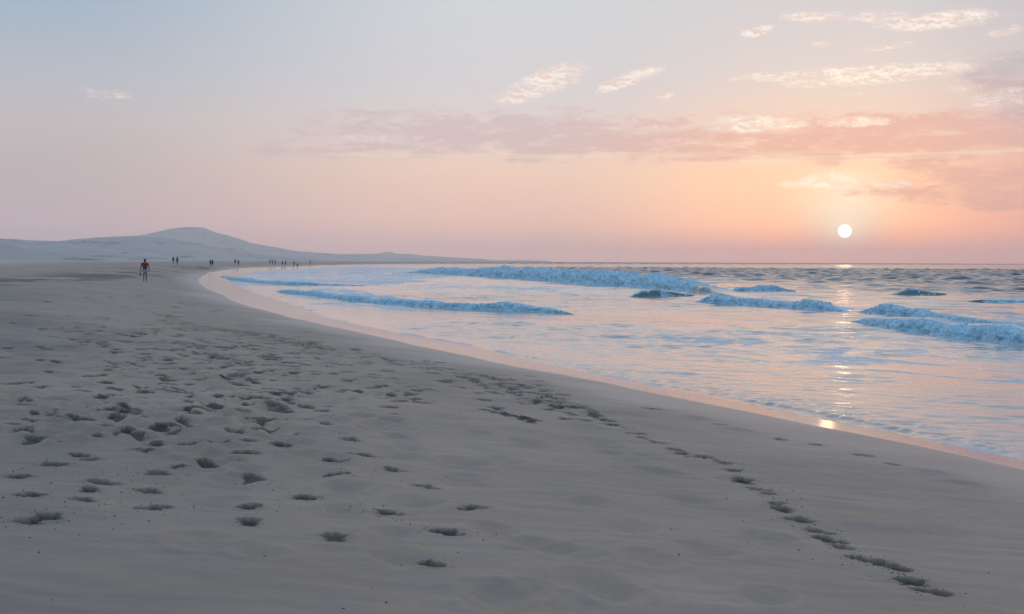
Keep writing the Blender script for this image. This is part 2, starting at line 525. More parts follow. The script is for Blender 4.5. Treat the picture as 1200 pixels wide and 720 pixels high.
SZ += near * dry * .006 * vn(SX * 1.6 + .5 * SY, SY * 6.5 + .9 * vn(SX * .8, SY * .8, 5), 21) * sstep(40, 12, RR)
SZ += sstep(60, 300, RR) * sstep(10, 60, SS) * .22 * fbm(SX * .02, SY * .02, 9, 3)
DAMP_SHADE = np.zeros_like(SZ)
SZ0 = SZ.copy()


def stamp(x, y, head, la, lb, depth, crisp, damp_shade=0.0, seed=0):
    """press one footprint into the sand"""
    r0, a0 = math.hypot(x, y), math.degrees(math.atan2(x, y))
    ext = max(la, lb) * 2.3
    i0, i1 = np.searchsorted(r_s, [r0 - ext, r0 + ext])
    da = math.degrees(ext / max(r0, 1))
    j0, j1 = np.searchsorted(az_s, [a0 - da, a0 + da])
    if i1 - i0 < 2 or j1 - j0 < 2: return
    sl_ = (slice(i0, i1), slice(j0, j1))
    ux, uy = SX[sl_] - x, SY[sl_] - y
    c, s = math.cos(head), math.sin(head)
    a, b = ux * s + uy * c, ux * c - uy * s
    wob = 1 + .11 * vn(ux * 13 + seed * 3.7, uy * 13 - seed, seed % 97) + .04 * vn(ux * 37, uy * 37 + seed, seed % 89)
    if crisp:
        q1 = np.hypot((a - la * .42) / (la * .62), b / lb) * wob
        q2 = np.hypot((a + la * .48) / (la * .50), b / (lb * .78)) * wob
        q = np.minimum(q1, q2)
        bowl = -depth * (1 - sstep(.78, 1.03, q)) * (1 + .30 * np.clip(a / la, -1, 1))
        rim = .16 * depth * np.exp(-((q - 1.28) / .22) ** 2) * np.clip(.6 + vn(ux * 22 + seed, uy * 22, seed % 71), 0, 1.6)
        grit = .006 * np.clip(vn(ux * 60 + seed, uy * 60, seed % 53), 0, 1) * np.exp(-((q - 1.4) / .6) ** 2)
        SZ[sl_] += bowl + rim + grit
        if damp_shade:  # fills the print with dark colour, painting its shade along with exposed moist sand
            DAMP_SHADE[sl_] = np.maximum(DAMP_SHADE[sl_], damp_shade * np.maximum(1 - sstep(.86, 1.06, q), .55 * (vn(ux * 30 + seed, uy * 30, seed % 61) > .25) * np.exp(-(np.maximum(q - .9, 0) / .5) ** 2)))
    else:
        q = np.hypot(a / la, b / lb) * (1 + .5 * (wob - 1))
        SZ[sl_] += -depth * np.exp(-q ** 2 * 1.3) + .22 * depth * np.exp(-((q - 1.7) / .4) ** 2)


crisp_px = [(25, 507), (80, 522), (62, 548), (20, 560), (55, 614), (174, 577), (180, 597), (165, 530), (155, 510), (210, 501), (210, 549), (185, 559),
            (245, 547), (277, 507), (290, 522), (297, 564), (290, 596), (292, 615), (357, 585), (410, 518), (425, 535), (460, 552), (382, 501),
            (454, 602), (500, 574), (392, 638), (525, 628), (500, 662), (552, 598), (120, 566), (95, 591), (105, 577), (92, 535), (106, 542), (35, 621), (37, 585),
            (705, 492), (732, 503), (752, 513), (790, 526), (814, 538), (835, 540), (860, 553), (872, 567), (902, 582), (917, 599), (957, 620), (985, 642), (1047, 670), (1067, 686), (1092, 701),
            (765, 479), (845, 498), (914, 515), (955, 523), (1012, 534), (1045, 545)]
# middle distance, read off the photograph
mid = [(435, 135), (490, 163), (435, 175), (470, 225), (555, 255), (795, 343), (850, 320), (790, 290), (855, 370), (830, 398), (865, 427), (830, 457), (975, 372), (735, 207), (690, 180), (760, 250), (830, 256),
       (590, 118), (690, 132), (745, 138), (800, 160), (850, 190), (1000, 168), (1060, 182), (1120, 212), (980, 222), (1030, 242), (1060, 243), (1100, 270), (1160, 295), (520, 437), (230, 318), (325, 297), (390, 310), (125, 278),
       (105, 242), (60, 165), (20, 310), (290, 405), (235, 420), (320, 455), (260, 465), (400, 383), (440, 400), (330, 345), (420, 345), (340, 200), (260, 165), (155, 193), (340, 250), (280, 112), (20, 120), (30, 97), (320, 85), (370, 90), (190, 35),
       (60, 250), (90, 270), (210, 225), (180, 215), (300, 265), (280, 160), (380, 385), (370, 340)]
crisp_px += [(250 + a / 4, 380 + b / 4) for a, b in mid]
mid2 = [(20, 210), (60, 182), (115, 212), (40, 240), (100, 272), (160, 295), (205, 232), (270, 247), (240, 275), (320, 240), (345, 268), (395, 285), (330, 325), (380, 315), (245, 325), (270, 355), (330, 395), (430, 330), (450, 350), (515, 290), (470, 305), (525, 325), (500, 375), (580, 345),
        (600, 385), (620, 330), (650, 365), (665, 390), (575, 405), (520, 360), (690, 425), (650, 445), (745, 455), (780, 425), (830, 455), (1060, 395), (570, 360), (640, 345), (610, 400), (560, 310), (590, 330)]
crisp_px += [(500 + a / 4, 380 + b / 4) for a, b in mid2]
mid3 = [(100, 415), (100, 437), (160, 475), (80, 75), (35, 40), (30, 90), (225, 45), (395, 12), (480, 8), (600, 14), (655, 42), (815, 46), (900, 30), (985, 12), (1030, 42), (1060, 85), (940, 45), (700, 62), (690, 88), (870, 65), (530, 97), (455, 122), (660, 120), (790, 103), (785, 130),
        (770, 140), (730, 160), (550, 145), (480, 173), (550, 172), (945, 107), (1055, 118), (1150, 113), (980, 138), (950, 155), (1110, 160), (1070, 170), (930, 188), (1130, 200), (1030, 235), (390, 238), (460, 278), (525, 266), (540, 232), (600, 305), (310, 318), (870, 262), (965, 310), (990, 332),
        (820, 345), (835, 403), (275, 365), (640, 440), (590, 435), (1090, 430), (1190, 275), (500, 205), (820, 192), (60, 200), (130, 198), (130, 268)]
crisp_px += [(a / 4, 400 + b / 4) for a, b in mid3]
soft_px = [(575, 694), (32, 520), (372, 557), (385, 540), (348, 522), (355, 507), (405, 600), (460, 628), (470, 656), (580, 625), (582, 711), (405, 575), (485, 590), (470, 535), (472, 515), (473, 504), (457, 494), (437, 504), (480, 525), (425, 490),
           (702, 518), (718, 529), (734, 541), (759, 533), (680, 500), (630, 642), (665, 655), (695, 687), (720, 698), (602, 698), (900, 702), (810, 588), (900, 631), (770, 556), (257, 592), (1095, 556), (1127, 567), (815, 490), (865, 505), (740, 486), (735, 457),
           (392, 452), (403, 461), (400, 469), (414, 480), (425, 490), (486, 459), (505, 467), (517, 489), (497, 451), (440, 500), (690, 590), (735, 620), (760, 660), (300, 650), (240, 640), (830, 650), (545, 560), (590, 540), (620, 520), (560, 510)]

prints = [(x, y, True) for x, y in crisp_px] + [(x, y, False) for x, y in soft_px]


def along(pts, n, spread_x, spread_y, soft=.25):
    p = np.array(pts, float)
    t = np.concatenate([[0], np.cumsum(np.hypot(*np.diff(p, axis=0).T))])
    u = np.sort(rng.random(n)) * t[-1]
    xs, ys = np.interp(u, t, p[:, 0]), np.interp(u, t, p[:, 1])
    for x, y in zip(xs + rng.normal(0, spread_x, n), ys + rng.normal(0, spread_y, n)):
        prints.append((x, y, rng.random() > soft))


along([(160, 342), (175, 356), (207, 377), (237, 386), (288, 391), (345, 402), (370, 412)], 90, 9, 2.2, .05)
along([(168, 333), (172, 345), (160, 352)], 16, 6, 2, .05)
along([(107, 352), (155, 362)], 14, 6, 2, .1)
along([(97, 402), (165, 391), (212, 386), (260, 388)], 34, 8, 2, .1)
along([(209, 351), (232, 358), (262, 366)], 14, 5, 2, .1)
along([(250, 366), (272, 360)], 14, 3, 1, .0)
along([(220, 402), (257, 417), (280, 432), (310, 452)], 30, 9, 3, .1)
along([(345, 402), (420, 415), (480, 428), (560, 446), (640, 470), (700, 488)], 46, 10, 3.0, .15)
along([(200, 395), (330, 440), (360, 470), (300, 520)], 50, 45, 14, .4)
along([(110, 420), (210, 440), (300, 450)], 40, 40, 12, .45)
along([(120, 370), (200, 400), (330, 410)], 60, 40, 10, .3)
along([(0, 329), (60, 327), (120, 324), (165, 322), (200, 318)], 80, 10, 2.0, .0)
along([(60, 345), (140, 340), (200, 330)], 50, 30, 5, .2)
along([(20, 380), (80, 370), (150, 375)], 36, 40, 10, .5)
along([(20, 490), (140, 480), (260, 490)], 16, 30, 10, .6)
along([(160, 340), (175, 354), (207, 377), (237, 386), (288, 391), (345, 402), (395, 412)], 120, 8, 1.6, .0)
along([(345, 400), (420, 412), (480, 426), (560, 444), (640, 468), (700, 488)], 90, 9, 2.4, .05)
along([(290, 392), (330, 420), (350, 450), (345, 480)], 50, 14, 8, .1)
for x_, y_ in ((718, 497), (742, 508), (770, 519), (802, 532), (824, 537), (848, 546), (866, 560), (888, 575), (910, 591), (936, 610), (972, 633), (1016, 657)): prints.append((x_ + rng.normal(0, 3), y_ + rng.normal(0, 1.5), True))
along([(0, 430), (120, 450), (240, 460), (330, 480)], 120, 60, 30, 1.0)
along([(40, 500), (200, 500), (330, 500)], 45, 60, 14, .9)
along([(100, 400), (220, 420), (300, 430)], 150, 60, 18, .25)
along([(60, 470), (200, 470), (340, 480)], 110, 60, 18, .2)
along([(120, 385), (240, 400), (320, 425)], 110, 40, 9, .05)
along([(360, 410), (400, 440), (420, 470)], 40, 16, 9, .2)
along([(230, 540), (330, 520), (430, 530)], 26, 60, 18, .5)
along([(420, 425), (470, 450), (500, 480)], 36, 18, 9, .35)
along([(560, 440), (620, 455), (680, 478)], 44, 16, 5, .1)
along([(130, 345), (190, 352), (240, 362)], 50, 36, 5, .1)
pp = np.array([(a, b) for a, b, c in prints]); pc = np.array([c for a, b, c in prints])
gx, gy = sand_pt(pp[:, 0], pp[:, 1])
gs, _, _, _ = shore(gx, gy)
clod_at = []
for i in range(len(pp)):
    if gs[i] < .7 or gy[i] > 240: continue
    head = R(14) * -1 + rng.normal(0, .35) + (math.pi if rng.random() < .5 else 0)
    d = math.hypot(gx[i], gy[i])
    far = sstep(14, 45, np.array(d)).item()
    k = rng.uniform(.85, 1.15) * (1 + .4 * far)
    first = i < len(crisp_px) + len(soft_px)
    print_shade = rng.uniform(.7, 1.0) if pc[i] else .0
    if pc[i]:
        stamp(gx[i], gy[i], head + rng.normal(0, .25), .135 * k, .088 * k * rng.uniform(.9, 1.25), rng.uniform(.030, .050) * (1 + .3 * far), True, print_shade, i * 7 + 1)
        for _ in range(rng.integers(1, 9)):
            clod_at.append((gx[i] + rng.normal(0, .16), gy[i] + rng.normal(0, .20), rng.uniform(.002, .006)))
    else:
        stamp(gx[i], gy[i], head, .19 * k, .13 * k, rng.uniform(.04, .07), False, 0, i * 7 + 1)

# lines of kicked-up grains between the prints, and the short trampled wrack line
def specks(pts, n, spread, smin=.0016, smax=.0045):
    p = np.array(pts, float)
    t = np.concatenate([[0], np.cumsum(np.hypot(*np.diff(p, axis=0).T))])
    u = rng.random(n) * t[-1]
    X, Y = sand_pt(np.interp(u, t, p[:, 0]), np.interp(u, t, p[:, 1]))
    for x, y in zip(X, Y):
        clod_at.append((x + rng.normal(0, spread), y + rng.normal(0, spread * 1.6), rng.uniform(smin, smax)))


specks([(300, 566), (330, 576), (390, 592), (450, 606), (500, 622)], 150, .10)
specks([(700, 490), (835, 540), (905, 585), (957, 622), (1000, 648), (1092, 701)], 330, .10)
specks([(1047, 672), (1068, 686), (1092, 701)], 90, .05)
specks([(565, 480), (600, 488), (628, 498)], 160, .10, .002, .0065)
specks([(515, 480), (565, 488), (600, 492)], 60, .10)
specks([(20, 545), (80, 552), (190, 556), (240, 550)], 120, .25)
specks([(60, 590), (110, 610), (20, 640), (30, 680)], 70, .3, .002, .0065)
specks([(480, 440), (560, 446), (640, 470), (700, 488)], 200, .25, .002, .0065)
specks([(240, 500), (290, 520), (330, 510)], 60, .3)
specks([(100, 700), (600, 690), (900, 640), (1150, 620)], 90, 1.0, .002, .0065)
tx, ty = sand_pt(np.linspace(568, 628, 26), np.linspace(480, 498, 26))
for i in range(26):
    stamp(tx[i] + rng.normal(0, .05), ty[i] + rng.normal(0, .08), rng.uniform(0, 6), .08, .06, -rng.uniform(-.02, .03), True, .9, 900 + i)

dd = SZ - SZ0
SZ = SZ0 + np.where(dd < 0, -.058 * np.tanh(-dd / .058), np.minimum(dd, .03))
WETN = .14 * fbm(SX * .55, SY * .30, 41, 3) * sstep(200, 20, RR) + .25 * fbm(SX * .12, SY * .12, 43, 2)
WET = sstep(.16, -.06, SS + .8 * WETN)
MOIST = sstep(3.6, .3, SS + 4 * WETN + .5 * fbm(SX * .3, SY * .3, 47, 3))
# damp sand turned over along the trampled upper line of the beach
lx, ly = sand_pt([-40, 0, 50, 100, 150, 200, 250], [332, 331, 328, 325, 321, 316, 314.5])
ld = np.full(SX.shape, 1e9)
for i in range(len(lx) - 1):
    ex, ey = lx[i + 1] - lx[i], ly[i + 1] - ly[i]
    t = np.clip(((SX - lx[i]) * ex + (SY - ly[i]) * ey) / (ex * ex + ey * ey), 0, 1)
    ld = np.minimum(ld, np.hypot(SX - lx[i] - t * ex, SY - ly[i] - t * ey))
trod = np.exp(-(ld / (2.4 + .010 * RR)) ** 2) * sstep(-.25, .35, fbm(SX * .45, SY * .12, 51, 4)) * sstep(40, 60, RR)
DAMP_SHADE = np.maximum(DAMP_SHADE, .75 * trod)
SZ += .05 * trod * fbm(SX * 1.1, SY * .7, 53, 3)
TONE = sstep(8.5, 14, SS + 2.2 * fbm(SX * .22, SY * .10, 71, 4)) * sstep(120, 50, RR) * (.75 + .4 * fbm(SX * .5, SY * .35, 73, 4))  # inland sand darkened in colour to stand for vignetting and shade
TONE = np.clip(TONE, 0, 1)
V = np.stack([SX, SY, SZ], -1).reshape(-1, 3)
keep = (SS > -14) & ((RR < 900) | (SS > -60))
Q = grid_quads(*SX.shape, keep)
V, Q, at = compact(V, Q, {'wet': WET.ravel(), 'damp_shade': DAMP_SHADE.ravel(), 'moist': MOIST.ravel(), 'tone': TONE.ravel(), 'pale': (sstep(17, 38, SS + 3 * fbm(SX * .04, SY * .04, 75, 3)) * sstep(60, 110, RR)).ravel()})  # pale: distant inland sand lightened in colour to stand for mist
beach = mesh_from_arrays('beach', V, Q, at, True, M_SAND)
tag(beach, 'grey evening sand beach covered in footprints, sloping down to the surf', kind='structure')

# grains and crumbs of sand thrown up by feet
ico = bmesh.new(); bmesh.ops.create_icosphere(ico, subdivisions=1, radius=1)
iv = np.array([v.co[:] for v in ico.verts]); iq = np.array([[v.index for v in f.verts] for f in ico.faces]); ico.free()
ca = np.array(clod_at)
cs, _, _, _ = shore(ca[:, 0], ca[:, 1])
cd = np.hypot(ca[:, 0], ca[:, 1])
ca = ca[(cs > .6) & (cd > 4) & (cd < 45) & (rng.random(len(ca)) < np.where(cd < 9, .55, 1))]


def surf_z(x, y):
    i = np.clip(np.searchsorted(r_s, np.hypot(x, y)), 1, len(r_s) - 1)
    j = np.clip(np.searchsorted(az_s, np.degrees(np.arctan2(x, y))), 1, len(az_s) - 1)
    return np.maximum(SZ[i - 1, j - 1], SZ[i, j]) * .5 + np.minimum(SZ[i - 1, j - 1], SZ[i, j]) * .5


cz = surf_z(ca[:, 0], ca[:, 1])
vv = iv[None] * (1 + .35 * rng.standard_normal((len(ca), len(iv), 1))) * ca[:, 2][:, None, None] * np.array([1.15, 1.15, .8])
vv = vv + np.stack([ca[:, 0], ca[:, 1], cz + ca[:, 2] * .25], -1)[:, None]
qq = iq[None] + (np.arange(len(ca)) * len(iv))[:, None, None]
M_CLOD = plain('damp_sand_crumb', (.115, .085, .058), .9)
cl = mesh_from_arrays('sand_crumbs', vv.reshape(-1, 3), qq.reshape(-1, 3), None, False, M_CLOD)
tag(cl, 'dark moist crumbs of sand kicked up along the lines of footprints', 'sand crumbs', kind='stuff')


# ------------------------------------------------------------------ dunes and hills beyond the beach
def hill(name, label, ridge, dist, front, back, seed, rough):
    rp = np.array(ridge, float)
    d = ray(rp[:, 0], rp[:, 1])
    a = np.degrees(np.arctan2(d[:, 0], d[:, 1]))
    t = d[:, 2] / np.hypot(d[:, 0], d[:, 1])
    z = EYE + t * dist
    aa = np.arange(a[0], a[-1] + .001, .035)
    zz = np.interp(aa, a, z)
    kk = np.hanning(9); kk /= kk.sum()
    zz = np.convolve(np.pad(zz, 4, mode='edge'), kk, 'valid')
    edge = sstep(a[-1], a[-1] - .6, aa)
    v = np.concatenate([np.linspace(-1, 0, 60), np.linspace(0, 1, 20)[1:]])
    AA, VV = np.meshgrid(np.radians(aa), v)
    D = dist + np.where(VV < 0, VV * front, VV * back) + 60 * vn(AA * 40, AA * 0 + seed, seed)
    prof = np.where(VV < 0, (1 + VV) ** 1.7, np.cos(np.clip(VV, 0, 1) * math.pi / 2))
    X, Y = D * np.sin(AA), D * np.cos(AA)
    n = fbm(X / (front * .22), Y / (front * .22), seed, 5, .5)
    Z = -1 + (zz + 1)[None] * prof + rough * n * (1 - np.abs(VV) ** 2) * np.where(VV < 0, np.clip(-VV * 3, 0.12, 1), .3) * (zz[None] / zz.max())
    Vv = np.stack([X, Y, Z], -1).reshape(-1, 3)
    o = mesh_from_arrays(name, Vv, grid_quads(*X.shape), None, True, M_DUNE)
    return tag(o, label, kind='structure')


hill('dune', 'low pale dune ridge at the inland edge of the beach', [(-260, 282), (-120, 276), (-40, 281), (0, 280), (27, 281), (63, 281.7), (85, 284.5), (110, 292), (150, 299), (210, 304), (260, 306)], 750, 330, 250, 5, 3.0)
hill('dune', 'broad sand dune shoulder rising behind the low ridge', [(-250, 276), (-60, 279), (20, 284), (60, 283), (80, 280.5), (115, 277), (137, 276), (165, 276.2), (190, 279), (230, 286), (290, 296), (350, 303), (390, 305)], 1500, 600, 300, 15, 6.0)
hill('hill', 'rounded hazy sand hill, the highest on the skyline', [(60, 292), (120, 284), (150, 279), (165, 276), (187, 270.7), (203, 268.2), (217, 267), (239, 267.4), (246, 270), (253, 272.8), (269, 276.3), (280, 279.7), (294, 284.7), (311, 287.8), (330, 291.3), (350, 294.5), (370, 296), (400, 298), (440, 300.5), (520, 304), (560, 306)], 3300, 950, 500, 25, 10.0)
hill('headland', 'long low headland tapering into the sea with a small knoll', [(300, 303), (360, 298.5), (405, 297.6), (445, 297), (450, 295.2), (459, 295), (464, 297.2), (481, 297.6), (496, 299.6), (532, 301.8), (564, 303.6), (576, 305), (634, 305.4), (648, 307.2)], 4400, 420, 300, 35, 3.0)

# ------------------------------------------------------------------ the sea
az_w = np.concatenate([np.arange(-24, 24, .075), np.arange(24, 34, .3), np.arange(34, 110.1, 1.6)])
r_w = np.concatenate([np.arange(9, 16, .08), np.arange(16, 28, .055), np.arange(28, 60, .10), np.arange(60, 150, .26), np.arange(150, 620, .8), np.arange(620, 1500, 3.0), np.geomspace(1500, 7500, 160)])
WA, WR = np.meshgrid(np.radians(az_w), r_w)
WX, WY = WR * np.sin(WA), WR * np.cos(WA)
ws, _, ww, _ = shore(WX, WY)
off = -ws - ww                       # distance seaward of the water's edge
spac = np.gradient(r_w)[:, None]
zw_ = np.zeros_like(WX)
shore_dir = math.atan2(-.97, -.25)   # toward the beach


def waves(n, l0, l1, rms, spread, base_dir, seed):
    rg = np.random.default_rng(seed)
    o = np.zeros_like(WX)
    ls = np.geomspace(l0, l1, n)
    amp = ls ** .8
    amp *= rms / math.sqrt((amp ** 2).sum() / 2)
    for L, a in zip(ls, amp):
        th = base_dir + rg.normal(0, spread); ph = rg.uniform(0, 6.28)
        k = 2 * math.pi / L
        p = k * (WX * math.cos(th) + WY * math.sin(th)) + ph
        q = np.sin(p)
        o += a * (q + .25 * np.cos(2 * p)) * np.clip((L / spac - 2.2) / 2.5, 0, 1)
    return o


to_beach = R(180 + 15)               # waves run down and to the left in plan
inner = waves(34, .30, 2.4, .0125, .6, to_beach + R(45), 1)
mid_w = waves(16, 2.5, 9.0, .035, .35, to_beach + R(40), 2)
outer = waves(60, 1.8, 10.0, .235, .9, to_beach + R(55), 3)
patch = .62 + .75 * fbm(WX * .09, WY * .06, 77, 3)
zw_ += inner * sstep(-.5, 2.5, off) * np.clip(patch, .12, 1.6) * (1 + 1.2 * (fbm(WX * .5, WY * .35, 79, 2) > .45))
zw_ += mid_w * sstep(4, 30, off)
outer += waves(26, .9, 2.4, .045, .9, to_beach + R(55), 4)
zw_ += outer * sstep(48, 95, off) * (1 - .6 * sstep(700, 1500, WR))
# small lip of the running-in edge
edge_n = .5 + .5 * vn(WX * .25, WY * .25, 61)
zw_ += .022 * np.exp(-((off - .25 - .2 * edge_n) / .09) ** 2) * (.3 + edge_n) * sstep(60, 25, WR)
zw_ += .012 * sstep(-.2, .3, off) * sstep(2.5, .5, off) * fbm(WX * 3.2, WY * 5.5, 63, 3) * sstep(60, 25, WR)


def in_poly(x, y, poly):
    c = np.zeros(x.shape, bool)
    n = len(poly)
    for i in range(n):
        (x1, y1), (x2, y2) = poly[i], poly[(i + 1) % n]
        k = (y1 > y) != (y2 > y)
        c ^= k & (x < (x2 - x1) * (y - y1) / (y2 - y1 + 1e-12) + x1)
    return c


FOAM = np.zeros_like(WX)
jx, jy = 3.0 * fbm(WX * .07, WY * .07, 81, 3), 8.0 * fbm(WX * .07 + 9, WY * .05, 83, 3)


def foam_area(px_poly, dens):
    pl = [tuple(float(v) for v in plane_pt(a, b)) for a, b in px_poly]
    k = in_poly(WX + jx, WY + jy, pl)
    FOAM[k] = np.maximum(FOAM[k], dens)


foam_area([(262, 326.5), (272, 329.5), (303, 331), (337, 335), (365, 333.5), (400, 334), (450, 333), (500, 328), (560, 323), (500, 314.5), (420, 312), (350, 312.8), (300, 315.5), (280, 320)], .42)
foam_area([(329, 341), (345, 347), (400, 351), (460, 356), (470, 350), (420, 344), (360, 339)], .40)
foam_area([(455, 330), (600, 334), (700, 342), (760, 346), (640, 345), (520, 340)], .30)
foam_area([(360, 358), (400, 366), (440, 368), (430, 360), (390, 356)], .45)
foam_area([(560, 322), (700, 330), (800, 340), (840, 330), (700, 322), (500, 314)], .40)
foam_area([(1010, 366), (1100, 378), (1230, 392), (1240, 376), (1120, 372), (1040, 364)], .42)
foam_area([(820, 346), (940, 356), (990, 358), (930, 346), (840, 338)], .3)
foam_area([(860, 334), (1000, 342), (1120, 346), (1230, 356), (1230, 344), (1000, 334)], .3)
surf = sstep(55, 38, off) * sstep(2, 8, off)
along_s, across = WX * math.cos(R(15)) + WY * math.sin(R(15)), WY * math.cos(R(15)) - WX * math.sin(R(15))
ridge = 1 - np.abs(fbm(along_s * .16 + 1.5 * fbm(across * .05, along_s * .1, 101, 2), across * .045, 103, 4, .55))
FOAM = np.maximum(FOAM, .42 * sstep(.80, .97, ridge) * surf * sstep(-.3, .4, fbm(WX * .03, WY * .03, 107, 2)))
FOAM = np.maximum(FOAM, .13 * surf + .10 * surf * fbm(WX * .05, WY * .05, 91, 3))
FOAM = np.maximum(FOAM, .46 * np.exp(-(off / (.22 + .005 * WR)) ** 2) * sstep(-.35, .25, vn(WX * .5, WY * .5, 95)))
TURB = sstep(70, 25, off) * (.75 + .25 * fbm(WX * .04, WY * .04, 97, 2))
RIP = np.clip(.30 - .2 * sstep(40, 200, WR), .05, 1) * sstep(-1, 3, off) + .02
RIP *= .25 + .95 * sstep(-.35, .4, fbm(along_s * .07, across * .04, 111, 3))
keep = off > -2.2
Vw = np.stack([WX, WY, zw_], -1).reshape(-1, 3)
Qw = grid_quads(*WX.shape, keep)
Vw, Qw, at = compact(Vw, Qw, {'foam': FOAM.ravel(), 'chop': sstep(48, 95, off).ravel(), 'turbid': np.clip(TURB, 0, 1).ravel(), 'rip': RIP.ravel()})
sea = mesh_from_arrays('sea', Vw, Qw[:, ::-1], at, True, M_SEA)
tag(sea, 'open sea with choppy offshore water and a smooth pink surf zone', kind='structure')


# ------------------------------------------------------------------ breaking waves
def one_piece(m):
    """swap stray islands so that foam and open water stay one sheet each"""
    for val in (True, False):
        lab = np.zeros(m.shape, int); sizes = [0]
        for i, j in zip(*np.nonzero(m == val)):
            if lab[i, j]: continue
            sizes.append(0); k = len(sizes) - 1
            st = [(i, j)]; lab[i, j] = k
            while st:
                a, b = st.pop(); sizes[k] += 1
                for c, d in ((a + 1, b), (a - 1, b), (a, b + 1), (a, b - 1)):
                    if 0 <= c < m.shape[0] and 0 <= d < m.shape[1] and m[c, d] == val and not lab[c, d]:
                        lab[c, d] = k; st.append((c, d))
        if len(sizes) > 2:
            keep_ = int(np.argmax(sizes))
            m = np.where((lab > 0) & (lab != keep_), not val, m)
    return m


def breaker(label, toe, seed, step=.16, deg=2):
    """toe: (x, y, height in photograph pixels, foam 0..1) along the foot of the wave"""
    p = np.array(toe, float)
    X, Y = plane_pt(p[:, 0], p[:, 1])
    wgt = np.sqrt(p[:, 2] + .3)
    xc = (p[:, 0] - p[:, 0].mean()) / 100
    Y = np.exp(np.polyval(np.polyfit(xc, np.log(Y), deg, w=wgt), xc))
    X = (p[:, 0] - 600) / F * Y
    H = p[:, 2] * Y / F
    t = np.concatenate([[0], np.cumsum(np.hypot(np.diff(X), np.diff(Y)))])
    n = int(min(t[-1] / step, 900)) + 2
    u = np.linspace(0, t[-1], n)
    x, y, h, f = (np.interp(u, t, q) for q in (X, Y, H, p[:, 3]))
    m = max(5, int(1.6 / (u[1] - u[0])) | 1)
    kk = np.hanning(m + 2)[1:-1]; kk /= kk.sum()
    x, y, h, f = (np.convolve(np.pad(q, m // 2, mode='edge'), kk, 'valid') for q in (x, y, h, f))
    x += .20 * h * fbm(u * .30, u * 0, seed, 2); y += .20 * h * fbm(u * .30, u * 0 + 5, seed, 2)
    h = h * (1 + .22 * fbm(u * .45, u * 0 + 9, seed + 3, 3)) * np.clip(np.minimum(u, u[-1] - u) / (.10 * u[-1]), 0, 1) ** .7
    tx, ty = np.gradient(x), np.gradient(y)
    L = np.hypot(tx, ty); nx, ny = ty / L, -tx / L
    sg = np.sign(-(nx * x + ny * y).mean()); nx, ny = nx * sg, ny * sg
    root = bpy.data.objects.new('breaking_wave', None); COL.objects.link(root)
    root.location = (x.mean(), y.mean(), 0)
    ctrl = np.array([(-7, -.25), (-5, .10), (-3, .42), (-1.6, .80), (-.6, .98), (-.1, 1.0), (.2, .90), (.42, .66), (.58, .38), (.75, .12), (1.05, -.10), (1.5, -.3)])
    ln = np.concatenate([[0], np.cumsum(np.hypot(*np.diff(ctrl * [.5, 1], axis=0).T))])

    nv = 64
    w = np.interp(np.linspace(0, 1, nv), [0, .35, 1], [0, ln[3], ln[-1]])
    cu, cz = np.interp(w, ln, ctrl[:, 0]), np.interp(w, ln, ctrl[:, 1])
    cu, cz = (np.convolve(np.pad(q, 2, mode='edge'), np.ones(5) / 5, 'valid') for q in (cu, cz))
    du, dz = np.gradient(cu), np.gradient(cz); l = np.hypot(du, dz) + 1e-9; nu, nz = -dz / l, du / l
    a, b, hm = w[None] * h.max(), u[:, None], max(h.max(), .3)
    big = np.abs(fbm(b / (hm * .9), a / (hm * .8), seed + 40, 2, .5))
    sml = np.abs(fbm(b / (hm * .34), a / (hm * .30), seed + 50, 2, .6))
    tiny = fbm(b / (hm * .13), a / (hm * .12), seed + 55, 2, .6)
    front = sstep(-3.2, -1.2, cu)[None]
    ff = np.clip((f[:, None] * 1.6 - .3) - .9 * (1 - front) + .55 * fbm(b / (hm * 1.6), a / (hm * .9), seed + 60, 4, .6) * np.where(f[:, None] > .97, .5, 1), 0, 1)
    ff = sstep(.15, .6, ff)
    rag = .28 * fbm(b / (hm * .8), a * 0, seed + 70, 3)
    env = sstep(-7, -3.5, cu)[None] * sstep(1.5, .9, cu)[None]
    off_ = h[:, None] * env * (ff * (.34 * (.6 - big) + .24 * (.5 - sml) + .07 * tiny) + (1 - ff) * .03 * fbm(b / (hm * 1.2), a / (hm * 1.2), seed + 5, 3))
    U = (cu[None] - .9) * h[:, None] + nu[None] * off_ + h[:, None] * rag * sstep(.2, .8, cu)[None] * ff
    Z = cz[None] * h[:, None] + nz[None] * off_
    at = {'foam': np.clip(.55 * f[:, None] * (1 - front) * sstep(-7, -4.5, cu)[None] + .20, 0, 1).ravel(),
          'turbid': np.broadcast_to((.8 * sstep(-1.5, -5, cu) + .05)[None], U.shape).ravel().copy(), 'rip': np.full(U.size, .22)}
    Vx = np.stack([x[:, None] + nx[:, None] * U - root.location.x, y[:, None] + ny[:, None] * U - root.location.y, Z], -1).reshape(-1, 3)
    q = grid_quads(*U.shape)
    p0, p1, p3 = Vx[q[:, 0]], Vx[q[:, 1]], Vx[q[:, 3]]
    if np.cross(p1 - p0, p3 - p0)[:, 2].mean() < 0: q = q[:, ::-1]
    isf = (ff * (h[:, None] > .06)).ravel()[q].mean(1) > .45
    isf = one_piece(isf.reshape(n - 1, nv - 1)).ravel()
    at['foam'] = np.maximum(at['foam'], .8 * ff.ravel())
    for part, k, mat in (('water_face', ~isf, M_FACE), ('foam_crest', isf, M_FOAM)):
        if k.sum() < 8: continue
        v2, q2, a2 = compact(Vx, q[k], at)
        mesh_from_arrays(part, v2, q2, a2, True, mat, root)
    return tag(root, label, 'wave', 'waves breaking in the surf')


